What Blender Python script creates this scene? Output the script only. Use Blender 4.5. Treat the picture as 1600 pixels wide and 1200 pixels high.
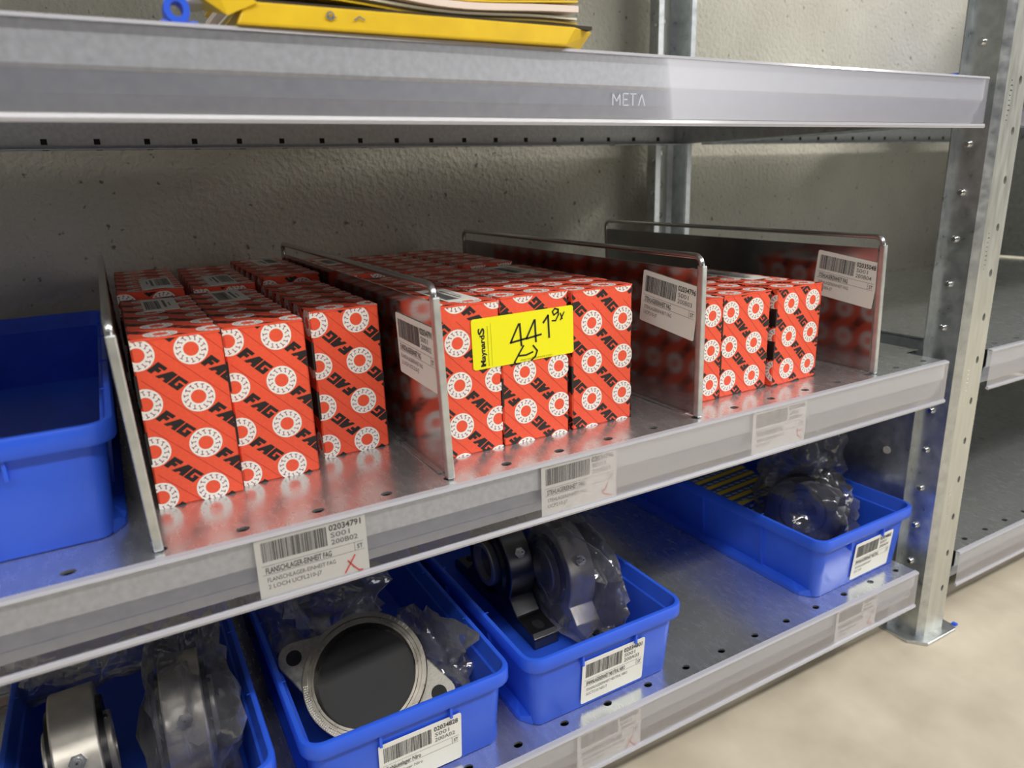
import bpy, math, random
from math import sin, cos, pi, radians, sqrt
from mathutils import Vector, Matrix, noise
from mathutils.geometry import tessellate_polygon

for o in list(bpy.data.objects): bpy.data.objects.remove(o)
S = bpy.context.scene
COL = S.collection

# ------------------------------------------------------------------ camera
YAW, PITCH, ROLL = 0.50689, -0.28173, -0.03308
_f = Vector((sin(YAW)*cos(PITCH), cos(YAW)*cos(PITCH), sin(PITCH)))
_r = Vector((cos(YAW), -sin(YAW), 0)); _u = _r.cross(_f)
R_ = cos(ROLL)*_r + sin(ROLL)*_u; U_ = -sin(ROLL)*_r + cos(ROLL)*_u
cam = bpy.data.cameras.new('camera'); co = bpy.data.objects.new('camera', cam); COL.objects.link(co)
m = Matrix((R_, U_, -_f)).transposed().to_4x4(); m.translation = Vector((-0.15229, -0.44811, 0.21799)); co.matrix_world = m
cam.sensor_width = 36; cam.lens = 36*1113.26/1600
cam.clip_start = .02
cam.dof.use_dof = True; cam.dof.focus_distance = 0.66; cam.dof.aperture_fstop = 7.0
S.camera = co

# ------------------------------------------------------------------ light
S.view_settings.view_transform = 'Standard'; S.view_settings.look = 'None'
S.view_settings.gamma = 1; S.view_settings.use_curve_mapping = False
S.view_settings.exposure = 0.0
W = bpy.data.worlds.new('world'); S.world = W; W.use_nodes = True
W.node_tree.nodes['Background'].inputs[0].default_value = (0.90, 0.92, 1.0, 1)
W.node_tree.nodes['Background'].inputs[1].default_value = 0.105
def area(name, loc, tgt, sx, sy, power, col):
    l = bpy.data.lights.new(name, 'AREA'); l.shape = 'RECTANGLE'; l.size = sx; l.size_y = sy; l.energy = power; l.color = col
    o = bpy.data.objects.new(name, l); COL.objects.link(o); o.location = loc
    o.rotation_euler = (Vector(tgt)-Vector(loc)).to_track_quat('-Z', 'Y').to_euler()
area('ceiling_lamp_aisle', (0.3, -1.5, 1.9), (0.3, -1.1, -0.4), 3.4, .16, 60, (1.0, .97, .92))
area('ceiling_lamp_aisle_right', (2.7, -1.0, 1.9), (2.4, -.8, -.4), 1.6, .16, 62, (1.0, .97, .92))
area('ceiling_lamp_aisle_left', (-2.6, -1.4, 1.9), (-2.4, -1.1, -.4), 1.6, .16, 24, (1.0, .97, .92))

area('added_wall_fill', (3.6, -4.6, .85), (1.2, .5, .1), 2.6, 1.6, 38, (1.0, .98, .93))  # unseen soft area added to brighten the next bay's wall

# ------------------------------------------------------------------ materials
def mat(name, col, rough=.5, metal=0, **k):
    M = bpy.data.materials.new(name); M.use_nodes = True
    b = M.node_tree.nodes['Principled BSDF']
    b.inputs['Base Color'].default_value = (*col, 1); b.inputs['Roughness'].default_value = rough; b.inputs['Metallic'].default_value = metal
    for a, v in k.items(): b.inputs[a.replace('_', ' ')].default_value = v
    return M
def nd(M, t, **k):
    n = M.node_tree.nodes.new(t)
    for a, v in k.items():
        if a in n.inputs: n.inputs[a].default_value = v
        else: setattr(n, a, v)
    return n
def lk(M, a, b): M.node_tree.links.new(a, b)
def add_noise(M, scale, c0, c1, r0=None, r1=None, bump=0, bscale=None, vec=(1, 1, 1), detail=3, lo=.3, hi=.7, dist=.001):
    b = M.node_tree.nodes['Principled BSDF']
    tc = nd(M, 'ShaderNodeTexCoord'); mp = nd(M, 'ShaderNodeMapping'); mp.inputs['Scale'].default_value = vec
    lk(M, tc.outputs['Object'], mp.inputs['Vector'])
    n = nd(M, 'ShaderNodeTexNoise'); n.inputs['Scale'].default_value = scale; n.inputs['Detail'].default_value = detail
    lk(M, mp.outputs[0], n.inputs['Vector'])
    cr = nd(M, 'ShaderNodeValToRGB'); cr.color_ramp.elements[0].position = lo; cr.color_ramp.elements[1].position = hi
    cr.color_ramp.elements[0].color = (*c0, 1); cr.color_ramp.elements[1].color = (*c1, 1)
    lk(M, n.outputs['Fac'], cr.inputs[0]); lk(M, cr.outputs[0], b.inputs['Base Color'])
    if r0 is not None:
        mr = nd(M, 'ShaderNodeMapRange'); mr.inputs['From Min'].default_value = .3; mr.inputs['From Max'].default_value = .7
        mr.inputs['To Min'].default_value = r0; mr.inputs['To Max'].default_value = r1
        lk(M, n.outputs['Fac'], mr.inputs[0]); lk(M, mr.outputs[0], b.inputs['Roughness'])
    if bump:
        n2 = nd(M, 'ShaderNodeTexNoise'); n2.inputs['Scale'].default_value = bscale or scale; n2.inputs['Detail'].default_value = 4
        lk(M, mp.outputs[0], n2.inputs['Vector'])
        bp = nd(M, 'ShaderNodeBump'); bp.inputs['Strength'].default_value = bump; bp.inputs['Distance'].default_value = dist
        lk(M, n2.outputs['Fac'], bp.inputs['Height']); lk(M, bp.outputs[0], b.inputs['Normal'])
    return M
GALV = add_noise(mat('galvanised_steel', (.6, .62, .63), .3, .9), 90, (.50, .535, .55), (.66, .69, .70), .27, .40, .05, 300, dist=.0004)
DECK = add_noise(mat('galvanised_deck', (.7, .72, .73), .3, .85), 60, (.66, .69, .70), (.76, .785, .79), .21, .30, .05, 220, (3, 1, 1), dist=.0003)
LIP = add_noise(mat('galvanised_lip', (.6, .62, .64), .45, .5), 220, (.54, .57, .60), (.68, .705, .74), .48, .6, .1, 400, dist=.0004)
GROOVE = add_noise(mat('groove_reflection_tint', (.4, .43, .5), .35, .8), 120, (.36, .39, .47), (.42, .455, .53), .46, .54, .05, 400, dist=.0003)  # dark bluish reflection in the lower lip is put into this colour
POST = add_noise(mat('galvanised_post', (.6, .62, .6), .4, .7), 40, (.50, .515, .48), (.60, .61, .565), .33, .45, .06, 260, (4, 4, .6), dist=.0004)
PLATE = add_noise(mat('divider_sheet', (.55, .55, .56), .2, 1.0), 30, (.44, .44, .45), (.52, .52, .53), .13, .19, .05, 150, dist=.0003)
WIRE = mat('divider_wire', (.62, .62, .61), .24, 1)
STUD = mat('bright_stud', (.8, .8, .8), .2, 1)
HOLE = mat('dark_cavity', (.012, .012, .014), .8)
WALLM = add_noise(mat('plaster_wall', (.5, .49, .43), .9), 9, (.52, .50, .42), (.60, .58, .49), bump=.8, bscale=130, detail=5, dist=.0045)
def pits(M):
    b = M.node_tree.nodes['Principled BSDF']; src = b.inputs['Base Color'].links[0].from_socket
    tc = nd(M, 'ShaderNodeTexCoord'); v = nd(M, 'ShaderNodeTexNoise'); v.inputs['Scale'].default_value = 95; v.inputs['Detail'].default_value = 2
    lk(M, tc.outputs['Object'], v.inputs['Vector'])
    cr = nd(M, 'ShaderNodeValToRGB'); cr.color_ramp.elements[0].position = .675; cr.color_ramp.elements[0].color = (1, 1, 1, 1)
    cr.color_ramp.elements[1].position = .74; cr.color_ramp.elements[1].color = (.38, .36, .33, 1)
    lk(M, v.outputs['Fac'], cr.inputs[0])
    mx = nd(M, 'ShaderNodeMix'); mx.data_type = 'RGBA'; mx.blend_type = 'MULTIPLY'; mx.inputs[0].default_value = 1
    lk(M, src, mx.inputs[6]); lk(M, cr.outputs[0], mx.inputs[7]); lk(M, mx.outputs[2], b.inputs['Base Color'])
pits(WALLM)
FLOORM = add_noise(mat('screed_floor', (.6, .52, .4), .7), 14, (.50, .44, .34), (.64, .57, .45), .55, .8, .1, 120, detail=6, dist=.001)
RED = add_noise(mat('orange_red_print', (.86, .085, .03), .42), 400, (.83, .088, .038), (.88, .105, .046), dist=.0002)
RED.node_tree.nodes['Principled BSDF'].inputs['Specular IOR Level'].default_value = .4
WHITE = mat('white_print', (.86, .85, .80), .45)
BLACK = mat('black_print', (.012, .010, .010), .45)
DRED = mat('dark_red_line', (.45, .03, .02), .45)
TICK = mat('maroon_tick', (.30, .03, .07), .45)
PAPER = mat('label_paper', (.80, .80, .75), .5)
INK = mat('label_ink', (.03, .03, .035), .6)
GREYINK = mat('grey_ink', (.16, .16, .17), .6)
REDPEN = mat('red_pen', (.85, .06, .04), .5)
YEL = mat('yellow_sticker', (.90, .86, .0), .45)
PEN = mat('black_marker', (.01, .01, .012), .4)
OLIVE = mat('olive_print', (.38, .36, .0), .5)
BLUE = add_noise(mat('blue_plastic', (.02, .09, .72), .38), 25, (.024, .105, .74), (.032, .125, .80), .34, .42, .03, 500, dist=.0002)
BLUE.node_tree.nodes['Principled BSDF'].inputs['Subsurface Weight'].default_value = .0
KRAFT = mat('kraft_board', (.42, .29, .18), .8)
STEELD = add_noise(mat('machined_steel', (.45, .43, .39), .38, .7), 60, (.50, .47, .42), (.62, .59, .53), .32, .46, .15, 500, dist=.0003)
CAST = add_noise(mat('cast_steel', (.3, .29, .26), .5, .7), 200, (.26, .25, .22), (.40, .385, .345), .4, .6, .4, 600, dist=.0006)
RINGM = add_noise(mat('turned_steel', (.4, .38, .34), .3, 1), 60, (.24, .225, .195), (.31, .29, .255), .24, .34, .1, 500, dist=.0003)
DARKM = mat('dark_bearing_steel', (.10, .10, .105), .3, .9)
RUBBER = mat('black_seal', (.006, .006, .008), .3)
YCARD = add_noise(mat('yellow_carton', (.85, .60, .01), .35), 60, (.70, .45, .006), (.78, .52, .008))
IVORY = mat('ivory_paper', (.80, .77, .66), .6)
PINKP = mat('pale_pink_paper', (.78, .66, .60), .6)
NAVY = mat('navy_print', (.02, .06, .25), .5)
GOLD = mat('yellow_stripe', (.72, .50, .02), .5)

def film(name, tint, fac, rough=.12, col=(.9, .9, .95)):
    M = bpy.data.materials.new(name); M.use_nodes = True; nt = M.node_tree; nt.nodes.clear()
    out = nt.nodes.new('ShaderNodeOutputMaterial'); tr = nt.nodes.new('ShaderNodeBsdfTransparent'); tr.inputs[0].default_value = (*tint, 1)
    gl = nt.nodes.new('ShaderNodeBsdfGlossy'); gl.inputs['Roughness'].default_value = rough; gl.inputs['Color'].default_value = (*col, 1)
    df = nt.nodes.new('ShaderNodeBsdfDiffuse'); df.inputs[0].default_value = (.55, .56, .62, 1)
    fr = nt.nodes.new('ShaderNodeFresnel'); fr.inputs[0].default_value = 1.5
    ma = nt.nodes.new('ShaderNodeMath'); ma.operation = 'MULTIPLY_ADD'; ma.inputs[1].default_value = 1.3 if fac > .05 else .55; ma.inputs[2].default_value = fac; ma.use_clamp = True
    nt.links.new(fr.outputs[0], ma.inputs[0])
    m1 = nt.nodes.new('ShaderNodeMixShader'); m2 = nt.nodes.new('ShaderNodeMixShader'); m2.inputs[0].default_value = .35 if fac > .05 else .1
    nt.links.new(gl.outputs[0], m2.inputs[1]); nt.links.new(df.outputs[0], m2.inputs[2])
    nt.links.new(ma.outputs[0], m1.inputs[0]); nt.links.new(tr.outputs[0], m1.inputs[1]); nt.links.new(m2.outputs[0], m1.inputs[2])
    nt.links.new(m1.outputs[0], out.inputs[0])
    tc = nt.nodes.new('ShaderNodeTexCoord'); n = nt.nodes.new('ShaderNodeTexNoise'); n.inputs['Scale'].default_value = 55 if fac < .2 else 90
    nt.links.new(tc.outputs['Object'], n.inputs['Vector'])
    b = nt.nodes.new('ShaderNodeBump'); b.inputs['Strength'].default_value = .9; b.inputs['Distance'].default_value = .004
    nt.links.new(n.outputs['Fac'], b.inputs['Height'])
    for x in (gl, df): nt.links.new(b.outputs[0], x.inputs['Normal'])
    return M, b
BAG, _b = film('clear_bag_film', (.96, .96, .97), .13)
RAIL, _b2 = film('clear_rail_plastic', (.985, .985, .995), .02, .38, (.95, .95, 1)); _b2.inputs['Strength'].default_value = .03
RAILEDGE = mat('rail_edge_plastic', (.58, .58, .63), .15, 0, Transmission_Weight=.25, IOR=1.45)

# ------------------------------------------------------------------ mesh helper
class MB:
    def __init__(s): s.v = []; s.f = []; s.m = []
    def add(s, vs, fs, mi=0):
        n = len(s.v); s.v += [tuple(x) for x in vs]
        for f in fs: s.f.append([n+i for i in f]); s.m.append(mi)
        return s
    def box(s, x0, x1, y0, y1, z0, z1, mi=0):
        return s.add([(x0,y0,z0),(x1,y0,z0),(x1,y1,z0),(x0,y1,z0),(x0,y0,z1),(x1,y0,z1),(x1,y1,z1),(x0,y1,z1)],
                     [(3,2,1,0),(4,5,6,7),(0,1,5,4),(1,2,6,5),(2,3,7,6),(3,0,4,7)], mi)
    def loft(s, loops, mi=0, cap0=True, cap1=True, closed=True):
        n = len(loops[0]); vs = [p for L in loops for p in L]; fs = []
        for i in range(len(loops)-1):
            for j in range(n if closed else n-1):
                k = (j+1) % n; fs.append((i*n+j, i*n+k, (i+1)*n+k, (i+1)*n+j))
        if cap0: fs.append(tuple(range(n))[::-1])
        if cap1: fs.append(tuple((len(loops)-1)*n+j for j in range(n)))
        return s.add(vs, fs, mi)
    def prism(s, prof, axis, a, b, mi=0):
        """closed 2-D outline extruded along an axis; prof in the other two axes (cyclic order)"""
        def P(u, v, t):
            return {'x': (t, u, v), 'y': (u, t, v), 'z': (u, v, t)}[axis]
        return s.loft([[P(u, v, a) for u, v in prof], [P(u, v, b) for u, v in prof]], mi)
    def tube(s, pts, r, n=10, mi=0, caps=True):
        loops = []; pts = [Vector(p) for p in pts]; up = None
        for i, p in enumerate(pts):
            t = (pts[min(i+1, len(pts)-1)]-pts[max(i-1, 0)]).normalized()
            if up is None:
                up = Vector((0, 0, 1)) if abs(t.z) < .9 else Vector((1, 0, 0))
            a = t.cross(up).normalized(); b = a.cross(t).normalized(); up = b
            loops.append([p+a*r*cos(2*pi*k/n)+b*r*sin(2*pi*k/n) for k in range(n)])
        return s.loft(loops, mi, caps, caps)
    def lathe(s, prof, c, axis='x', n=40, mi=0):
        """prof: (t, r) along axis; closed loop profile"""
        c = Vector(c); loops = []
        for t, r in prof:
            L = []
            for k in range(n):
                a = 2*pi*k/n; p = {'x': (t, r*cos(a), r*sin(a)), 'y': (r*cos(a), t, r*sin(a)), 'z': (r*cos(a), r*sin(a), t)}[axis]
                L.append(c+Vector(p))
            loops.append(L)
        return s.loft(loops, mi, False, False)
    def xf(s, M, start=0):
        for i in range(start, len(s.v)): s.v[i] = tuple(M @ Vector(s.v[i]))
        return s
    def build(s, name, mats, parent=None, smooth=False, bevel=0, loc=None):
        me = bpy.data.meshes.new(name); me.from_pydata(s.v, [], s.f)
        if not isinstance(mats, (list, tuple)): mats = [mats]
        for x in mats: me.materials.append(x)
        me.polygons.foreach_set('material_index', s.m); me.update()
        import bmesh
        bm = bmesh.new(); bm.from_mesh(me)
        if not getattr(s, 'flat', False): bmesh.ops.recalc_face_normals(bm, faces=bm.faces)
        bm.to_mesh(me); bm.free()
        if smooth:
            me.polygons.foreach_set('use_smooth', [True]*len(me.polygons))
            try: me.set_sharp_from_angle(angle=radians(smooth if smooth is not True else 35))
            except Exception: pass
        o = bpy.data.objects.new(name, me); COL.objects.link(o)
        if parent: o.parent = parent
        if loc: o.location = loc
        if bevel:
            b = o.modifiers.new('bevel', 'BEVEL'); b.width = bevel; b.segments = 2; b.limit_method = 'ANGLE'; b.angle_limit = radians(40)
        return o
def tag(o, label=None, cat=None, group=None, kind=None):
    if label: o['label'] = label
    if cat: o['category'] = cat
    if group: o['group'] = group
    if kind: o['kind'] = kind
    return o
def thing(name, label, cat, loc=(0, 0, 0), rz=0, group=None, rot=None):
    o = bpy.data.objects.new(name, None); COL.objects.link(o); o.empty_display_size = .02
    o.location = loc; o.rotation_euler = rot if rot else (0, 0, rz)
    return tag(o, label, cat, group)
def rrect(hw, hl, z, r, n=5, cx=0, cy=0):
    L = []
    for (sx, sy, a0) in ((1, 1, 0), (-1, 1, 90), (-1, -1, 180), (1, -1, 270)):
        for k in range(n+1):
            a = radians(a0+90*k/n); L.append((cx+sx*(hw-r)+r*cos(a), cy+sy*(hl-r)+r*sin(a), z))
    return L

# ------------------------------------------------------------------ flat print (2-D shapes laid on a face)
def clip(poly, w, h):
    for ax, lim, sg in ((0, 0, 1), (0, w, -1), (1, 0, 1), (1, h, -1)):
        out = []; n = len(poly)
        for i in range(n):
            a, b = poly[i], poly[(i+1) % n]; da = sg*(a[ax]-lim); db = sg*(b[ax]-lim)
            if da >= 0: out.append(a)
            if (da >= 0) != (db >= 0):
                t = da/(da-db); out.append((a[0]+t*(b[0]-a[0]), a[1]+t*(b[1]-a[1])))
        poly = out
        if len(poly) < 3: return None
    return poly
class Print:
    """polygons (layer, material, points) in face units"""
    def __init__(s): s.p = []
    def poly(s, pts, mi, lay=0):
        if len(pts) > 4:
            for t in tessellate_polygon([[Vector((x, y, 0)) for x, y in pts]]): s.p.append((lay, mi, [pts[i] for i in t]))
        else: s.p.append((lay, mi, list(pts)))
    def rect(s, x0, y0, x1, y1, mi, lay=0): s.p.append((lay, mi, [(x0, y0), (x1, y0), (x1, y1), (x0, y1)]))
    def stroke(s, pts, w, mi, lay=1):
        for a, b in zip(pts, pts[1:]):
            dx, dy = b[0]-a[0], b[1]-a[1]; L = math.hypot(dx, dy) or 1e-9; nx, ny = -dy/L*w/2, dx/L*w/2; ex, ey = dx/L*w*.3, dy/L*w*.3
            s.p.append((lay, mi, [(a[0]-ex+nx, a[1]-ey+ny), (a[0]-ex-nx, a[1]-ey-ny), (b[0]+ex-nx, b[1]+ey-ny), (b[0]+ex+nx, b[1]+ey+ny)]))
    def text(s, txt, x, y, h, w, mi, lay=1, bold=0, rot=0):
        """left bottom at x, y; cap height h, total width w"""
        for poly in text_polys(txt, bold):
            q = [(px*w, py*h) for px, py in poly]
            if rot: q = [(a*cos(rot)-b*sin(rot), a*sin(rot)+b*cos(rot)) for a, b in q]
            s.p.append((lay, mi, [(x+a, y+b) for a, b in q]))
    def ring(s, cx, cy, ro, ri, mi, n=28, lay=0):
        for k in range(n):
            a, b = 2*pi*k/n, 2*pi*(k+1)/n
            s.p.append((lay, mi, [(cx+ro*cos(a), cy+ro*sin(a)), (cx+ro*cos(b), cy+ro*sin(b)), (cx+ri*cos(b), cy+ri*sin(b)), (cx+ri*cos(a), cy+ri*sin(a))]))
    def lay_on(s, mb, O, U, V, w=None, h=None, off=.00015):
        O, U, V = Vector(O), Vector(U), Vector(V); N = U.cross(V)
        for lay, mi, pts in s.p:
            if w is not None:
                pts = clip(pts, w, h)
                if not pts: continue
            mb.add([O+U*a+V*b+N*off*(1+.7*lay) for a, b in pts], [tuple(range(len(pts)))], mi)
_tc = {}
def text_polys(txt, bold=0):
    k = (txt, bold)
    if k in _tc: return _tc[k]
    cu = bpy.data.curves.new('t', 'FONT'); cu.body = txt; cu.size = 1; cu.resolution_u = 2; cu.offset = bold
    o = bpy.data.objects.new('t', cu); COL.objects.link(o)
    bpy.context.view_layer.update()
    me = bpy.data.meshes.new_from_object(o.evaluated_get(bpy.context.evaluated_depsgraph_get()))
    P = [[(me.vertices[i].co.x, me.vertices[i].co.y) for i in p.vertices] for p in me.polygons]
    bpy.data.objects.remove(o); bpy.data.curves.remove(cu); bpy.data.meshes.remove(me)
    xs = [a for q in P for a, _ in q]; x0, x1 = min(xs), max(xs); cap = .73
    P = [[((a-x0)/(x1-x0), b/cap) for a, b in q] for q in P]
    _tc[k] = P
    return P

# block letters of the carton print, in a 0..1 high cell, skewed
LET = {
 'F': (.88, [[(0,0),(.42,0),(.42,.33),(.74,.33),(.74,.62),(.42,.62),(.42,.70),(.90,.70),(.90,1),(0,1)]]),
 'A': (1.06, [[(-.10,0),(.24,0),(.37,.20),(.37,.21),(.58,.21),(.58,.0),(.96,0),(.96,1),(.46,1)]]),
 'G': (1.02, [[(0,0),(.96,0),(.96,.58),(.50,.58),(.50,.43),(.60,.43),(.60,.26),(.36,.26),(.36,.74),(.98,.74),(.98,1),(0,1)]]),
}
def brand_word(P, cx, cy, L, h, ang, mi):
    tot = sum(LET[c][0] for c in 'FAG'); x = 0
    for c in 'FAG':
        adv, polys = LET[c]
        for pl in polys:
            q = []
            for a, b in pl:
                u = ((x+a)/tot-.5)*L+(b-.5)*h*.22; v = (b-.5)*h
                q.append((cx+u*cos(ang)-v*sin(ang), cy+u*sin(ang)+v*cos(ang)))
            P.poly(q, mi)
        x += adv
PX, PY = .0338, .0344
def carton_print(w, h, u0, v0, flip=False):
    """mats: 0 white 1 black 2 dark red 3 tick"""
    P = Print(); ang = -math.atan2(PY, PX)
    i0 = int(-u0/PX)-2; j0 = int(-v0/PY)-2
    for i in range(i0, i0+int(w/PX)+5):
        for j in range(j0, j0+int(h/PY)+5):
            cx, cy = u0+i*PX, v0+j*PY
            if cx < -.03 or cy < -.03 or cx > w+.03 or cy > h+.03: continue
            P.ring(cx, cy, .0110, .0050, 0)
            for k in range(14):
                a = 2*pi*(k+.5)/14; px, py = cx+.0081*cos(a), cy+.0081*sin(a)
                ta = a-pi/2 + (.35 if not flip else -.35)
                c_, s_ = cos(ta), sin(ta)
                for (x0, y0, x1, y1) in ((-.00026, -.0014, .00026, .0014), (-.0011, .0010, .0011, .0015), (-.0006, -.0016, .0006, -.0012)):
                    P.p.append((1, 3, [(px+x*c_-y*s_, py+x*s_+y*c_) for x, y in ((x0, y0), (x1, y0), (x1, y1), (x0, y1))]))
            brand_word(P, cx+PX/2, cy-PY/2, .0243, .0090, ang+(pi if flip else 0), 1)
            # thin diagonal lines half way between the rows
            P.stroke([(cx, cy-PY/2), (cx+PX, cy-1.5*PY)], .00028, 2, 0)
    return P
def carton(name, label, x, y, z, w, d, h, rz=0, u0=.003, v0=.009, flip=False, tops=None, group=None, lab=None, tu=.02):
    t = thing(name, label, 'box', (x, y, z), rz, group)
    b = MB(); e = .0012
    b.loft([rrect(w/2-e, d/2-e, 0, .0006, 1, w/2, d/2), rrect(w/2, d/2, e, .0012, 1, w/2, d/2), rrect(w/2, d/2, h-e, .0012, 1, w/2, d/2), rrect(w/2-e, d/2-e, h, .0006, 1, w/2, d/2)])
    b.build('carton', RED, t)
    # closing flap tucked along the front top edge + cut-outs of the side tabs
    f = MB(); f.box(.0006, w-.0006, -.0004, .0004, h-.0012, h+.0002)
    f.build('flap_edge', KRAFT if False else RED, t)
    g = MB()
    for z0, z1 in ((h*.28, h*.47), (h*.62, h*.80)): g.box(-.0009, .0010, -.0003, .004, z0, z1)
    for z0, z1 in ((h*.28, h*.47), (h*.62, h*.80)): g.box(-.0006, .0004, .004, .028, z0, z1)
    g.build('tab_slot', BLACK, t)
    p = MB(); p.flat = True
    carton_print(w, h, u0, v0, flip).lay_on(p, (0, 0, 0), (1, 0, 0), (0, 0, 1), w, h)
    carton_print(w, d, tu, .012, flip).lay_on(p, (0, 0, h), (1, 0, 0), (0, 1, 0), w, d)
    carton_print(d, h, .012, v0, flip).lay_on(p, (0, d, 0), (0, -1, 0), (0, 0, 1), d, h)
    carton_print(d, h, .014, v0, not flip).lay_on(p, (w, 0, 0), (0, 1, 0), (0, 0, 1), d, h)
    p.build('print', [WHITE, BLACK, DRED, TICK], t)
    if lab:
        lx, ly, lw, ll, mir = lab
        q = MB(); q.box(lx, lx+lw, ly, ly+ll, h+.0002, h+.0006); lo = q.build('paper_label', PAPER, t)
        tag(lo, 'small grey white paper label on the carton top')
        P = Print()
        rr = random.Random(int(lx*1e5)+int(ly*1e5))
        x0 = lw*.08
        while x0 < lw*.5:
            bw = rr.choice((.0003, .0005, .0008)); P.rect(x0, ll*.12, x0+bw, ll*.8, 0); x0 += bw+rr.choice((.0003, .0006))
        P.rect(lw*.6, ll*.2, lw*.68, ll*.8, 1); P.rect(lw*.76, ll*.3, lw*.80, ll*.6, 1)
        pm = MB(); pm.flat = True
        if mir: P.lay_on(pm, (lx+lw, ly+ll, h+.0006), (-1, 0, 0), (0, -1, 0))
        else: P.lay_on(pm, (lx, ly, h+.0006), (1, 0, 0), (0, 1, 0))
        pm.build('print', [INK, GREYINK], lo)
    return t

# ------------------------------------------------------------------ barcode labels
def barcode_label_print(w, h, num, l2, l3, name, s1, s2, mark=None, seed=1):
    """mats 0 ink 1 grey ink 2 red"""
    P = Print(); rr = random.Random(seed); X = lambda a: a*w; Y = lambda b: h-b*h
    x = .055
    while x < .625:
        bw = rr.choice((.004, .004, .007, .011)); bw = min(bw, .63-x)
        P.rect(X(x), Y(.40), X(x+bw), Y(.09), 0); x += bw+rr.choice((.003, .005, .007))
    P.text(num, X(.655), Y(.175), h*.10, w*.30, 0, bold=.02)
    P.text(l2, X(.665), Y(.29), h*.085, w*.18, 1, bold=.006)
    P.text(l3, X(.665), Y(.405), h*.085, w*.25, 1, bold=.006)
    P.rect(X(.04), Y(.468), X(.965), Y(.462), 1); P.rect(X(.04), Y(.608), X(.965), Y(.602), 1)
    P.rect(X(.875), Y(.605), X(.88), Y(.465), 1); P.text('ST', X(.90), Y(.575), h*.075, w*.055, 0, bold=.01)
    P.text(name, X(.07), Y(.585), h*.095, w*min(.62, .0245*len(name)), 0, bold=.012)
    P.text(s1, X(.075), Y(.725), h*.07, w*min(.66, .0255*len(s1)), 1)
    P.text(s2, X(.075), Y(.835), h*.07, w*min(.7, .028*len(s2)), 1)
    if mark == 'x':
        P.stroke([(X(.87), Y(.67)), (X(.82), Y(.80)), (X(.765), Y(.93))], .0011, 2, 2); P.stroke([(X(.80), Y(.74)), (X(.85), Y(.86)), (X(.895), Y(.945)), (X(.93), Y(.95))], .0011, 2, 2)
    elif mark == 'tick':
        P.stroke([(X(.87), Y(.66)), (X(.855), Y(.75)), (X(.80), Y(.80)), (X(.83), Y(.87)), (X(.93), Y(.93))], .0011, 2, 2); P.stroke([(X(.79), Y(.80)), (X(.84), Y(.79))], .0011, 2, 2)
    elif mark == 'arrow':
        P.stroke([(X(.84), Y(.66)), (X(.855), Y(.72)), (X(.95), Y(.70))], .0010, 2, 2); P.stroke([(X(.84), Y(.68)), (X(.86), Y(.82)), (X(.94), Y(.9))], .0010, 2, 2)
    return P
def rlabel(name, w, h, P, parent=None, loc=(0, 0, 0), rot=(0, 0, 0), r=.002, matp=None):
    """a card in its local XZ plane facing -Y, origin at lower left"""
    b = MB(); o1 = [(x+w/2, 0, z+h/2) for x, z, _ in rrect(w/2, h/2, 0, r, 3)]; o2 = [(x, .0003, z) for x, _, z in o1]
    b.loft([o1, o2]); o = b.build(name, matp or PAPER, parent); o.location = loc; o.rotation_euler = rot
    p = MB(); p.flat = True; P.lay_on(p, (0, 0, 0), (1, 0, 0), (0, 0, 1)); p.build('print', [INK, GREYINK, REDPEN], o)
    return o

# ------------------------------------------------------------------ setting
o = MB().box(-3, 5, .57, .67, -.385, 2.3).build('wall_back', WALLM); tag(o, 'rough grey plaster wall behind the shelving', kind='structure')
o = MB().box(-3, 5, -3, .57, -.485, -.385).build('floor', FLOORM); tag(o, 'beige screed floor in front of the shelving', kind='structure')

# ------------------------------------------------------------------ shelves
def holed_strip(mb, xs, y0, y1, z, xa, xb, ry=.0035, rx=.0045, cell=.012):
    """strip of deck between y0 and y1 with oval holes centred at xs"""
    yc = (y0+y1)/2; prev = xa; n = 16
    for x in xs:
        a, b = x-cell, x+cell
        if a < xa or b > xb: continue
        mb.add([(prev, y0, z), (a, y0, z), (a, y1, z), (prev, y1, z)], [(0, 1, 2, 3)])
        inner = [(x+rx*cos(2*pi*k/n), yc+ry*sin(2*pi*k/n), z) for k in range(n)]
        hy = (y1-y0)/2; outer = []
        for k in range(n):
            c, s = cos(2*pi*k/n), sin(2*pi*k/n); q = 1/max(abs(c), abs(s)); outer.append((x+cell*c*q, yc+hy*s*q, z))
        vs = inner+outer; mb.add(vs, [(k, (k+1) % n, n+(k+1) % n, n+k) for k in range(n)])
        low = [(p[0], p[1], z-.002) for p in inner]; mb.add(inner+low, [(k, (k+1) % n, n+(k+1) % n, n+k) for k in range(n)])
        prev = b
    mb.add([(prev, y0, z), (xb, y0, z), (xb, y1, z), (prev, y1, z)], [(0, 1, 2, 3)])
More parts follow.
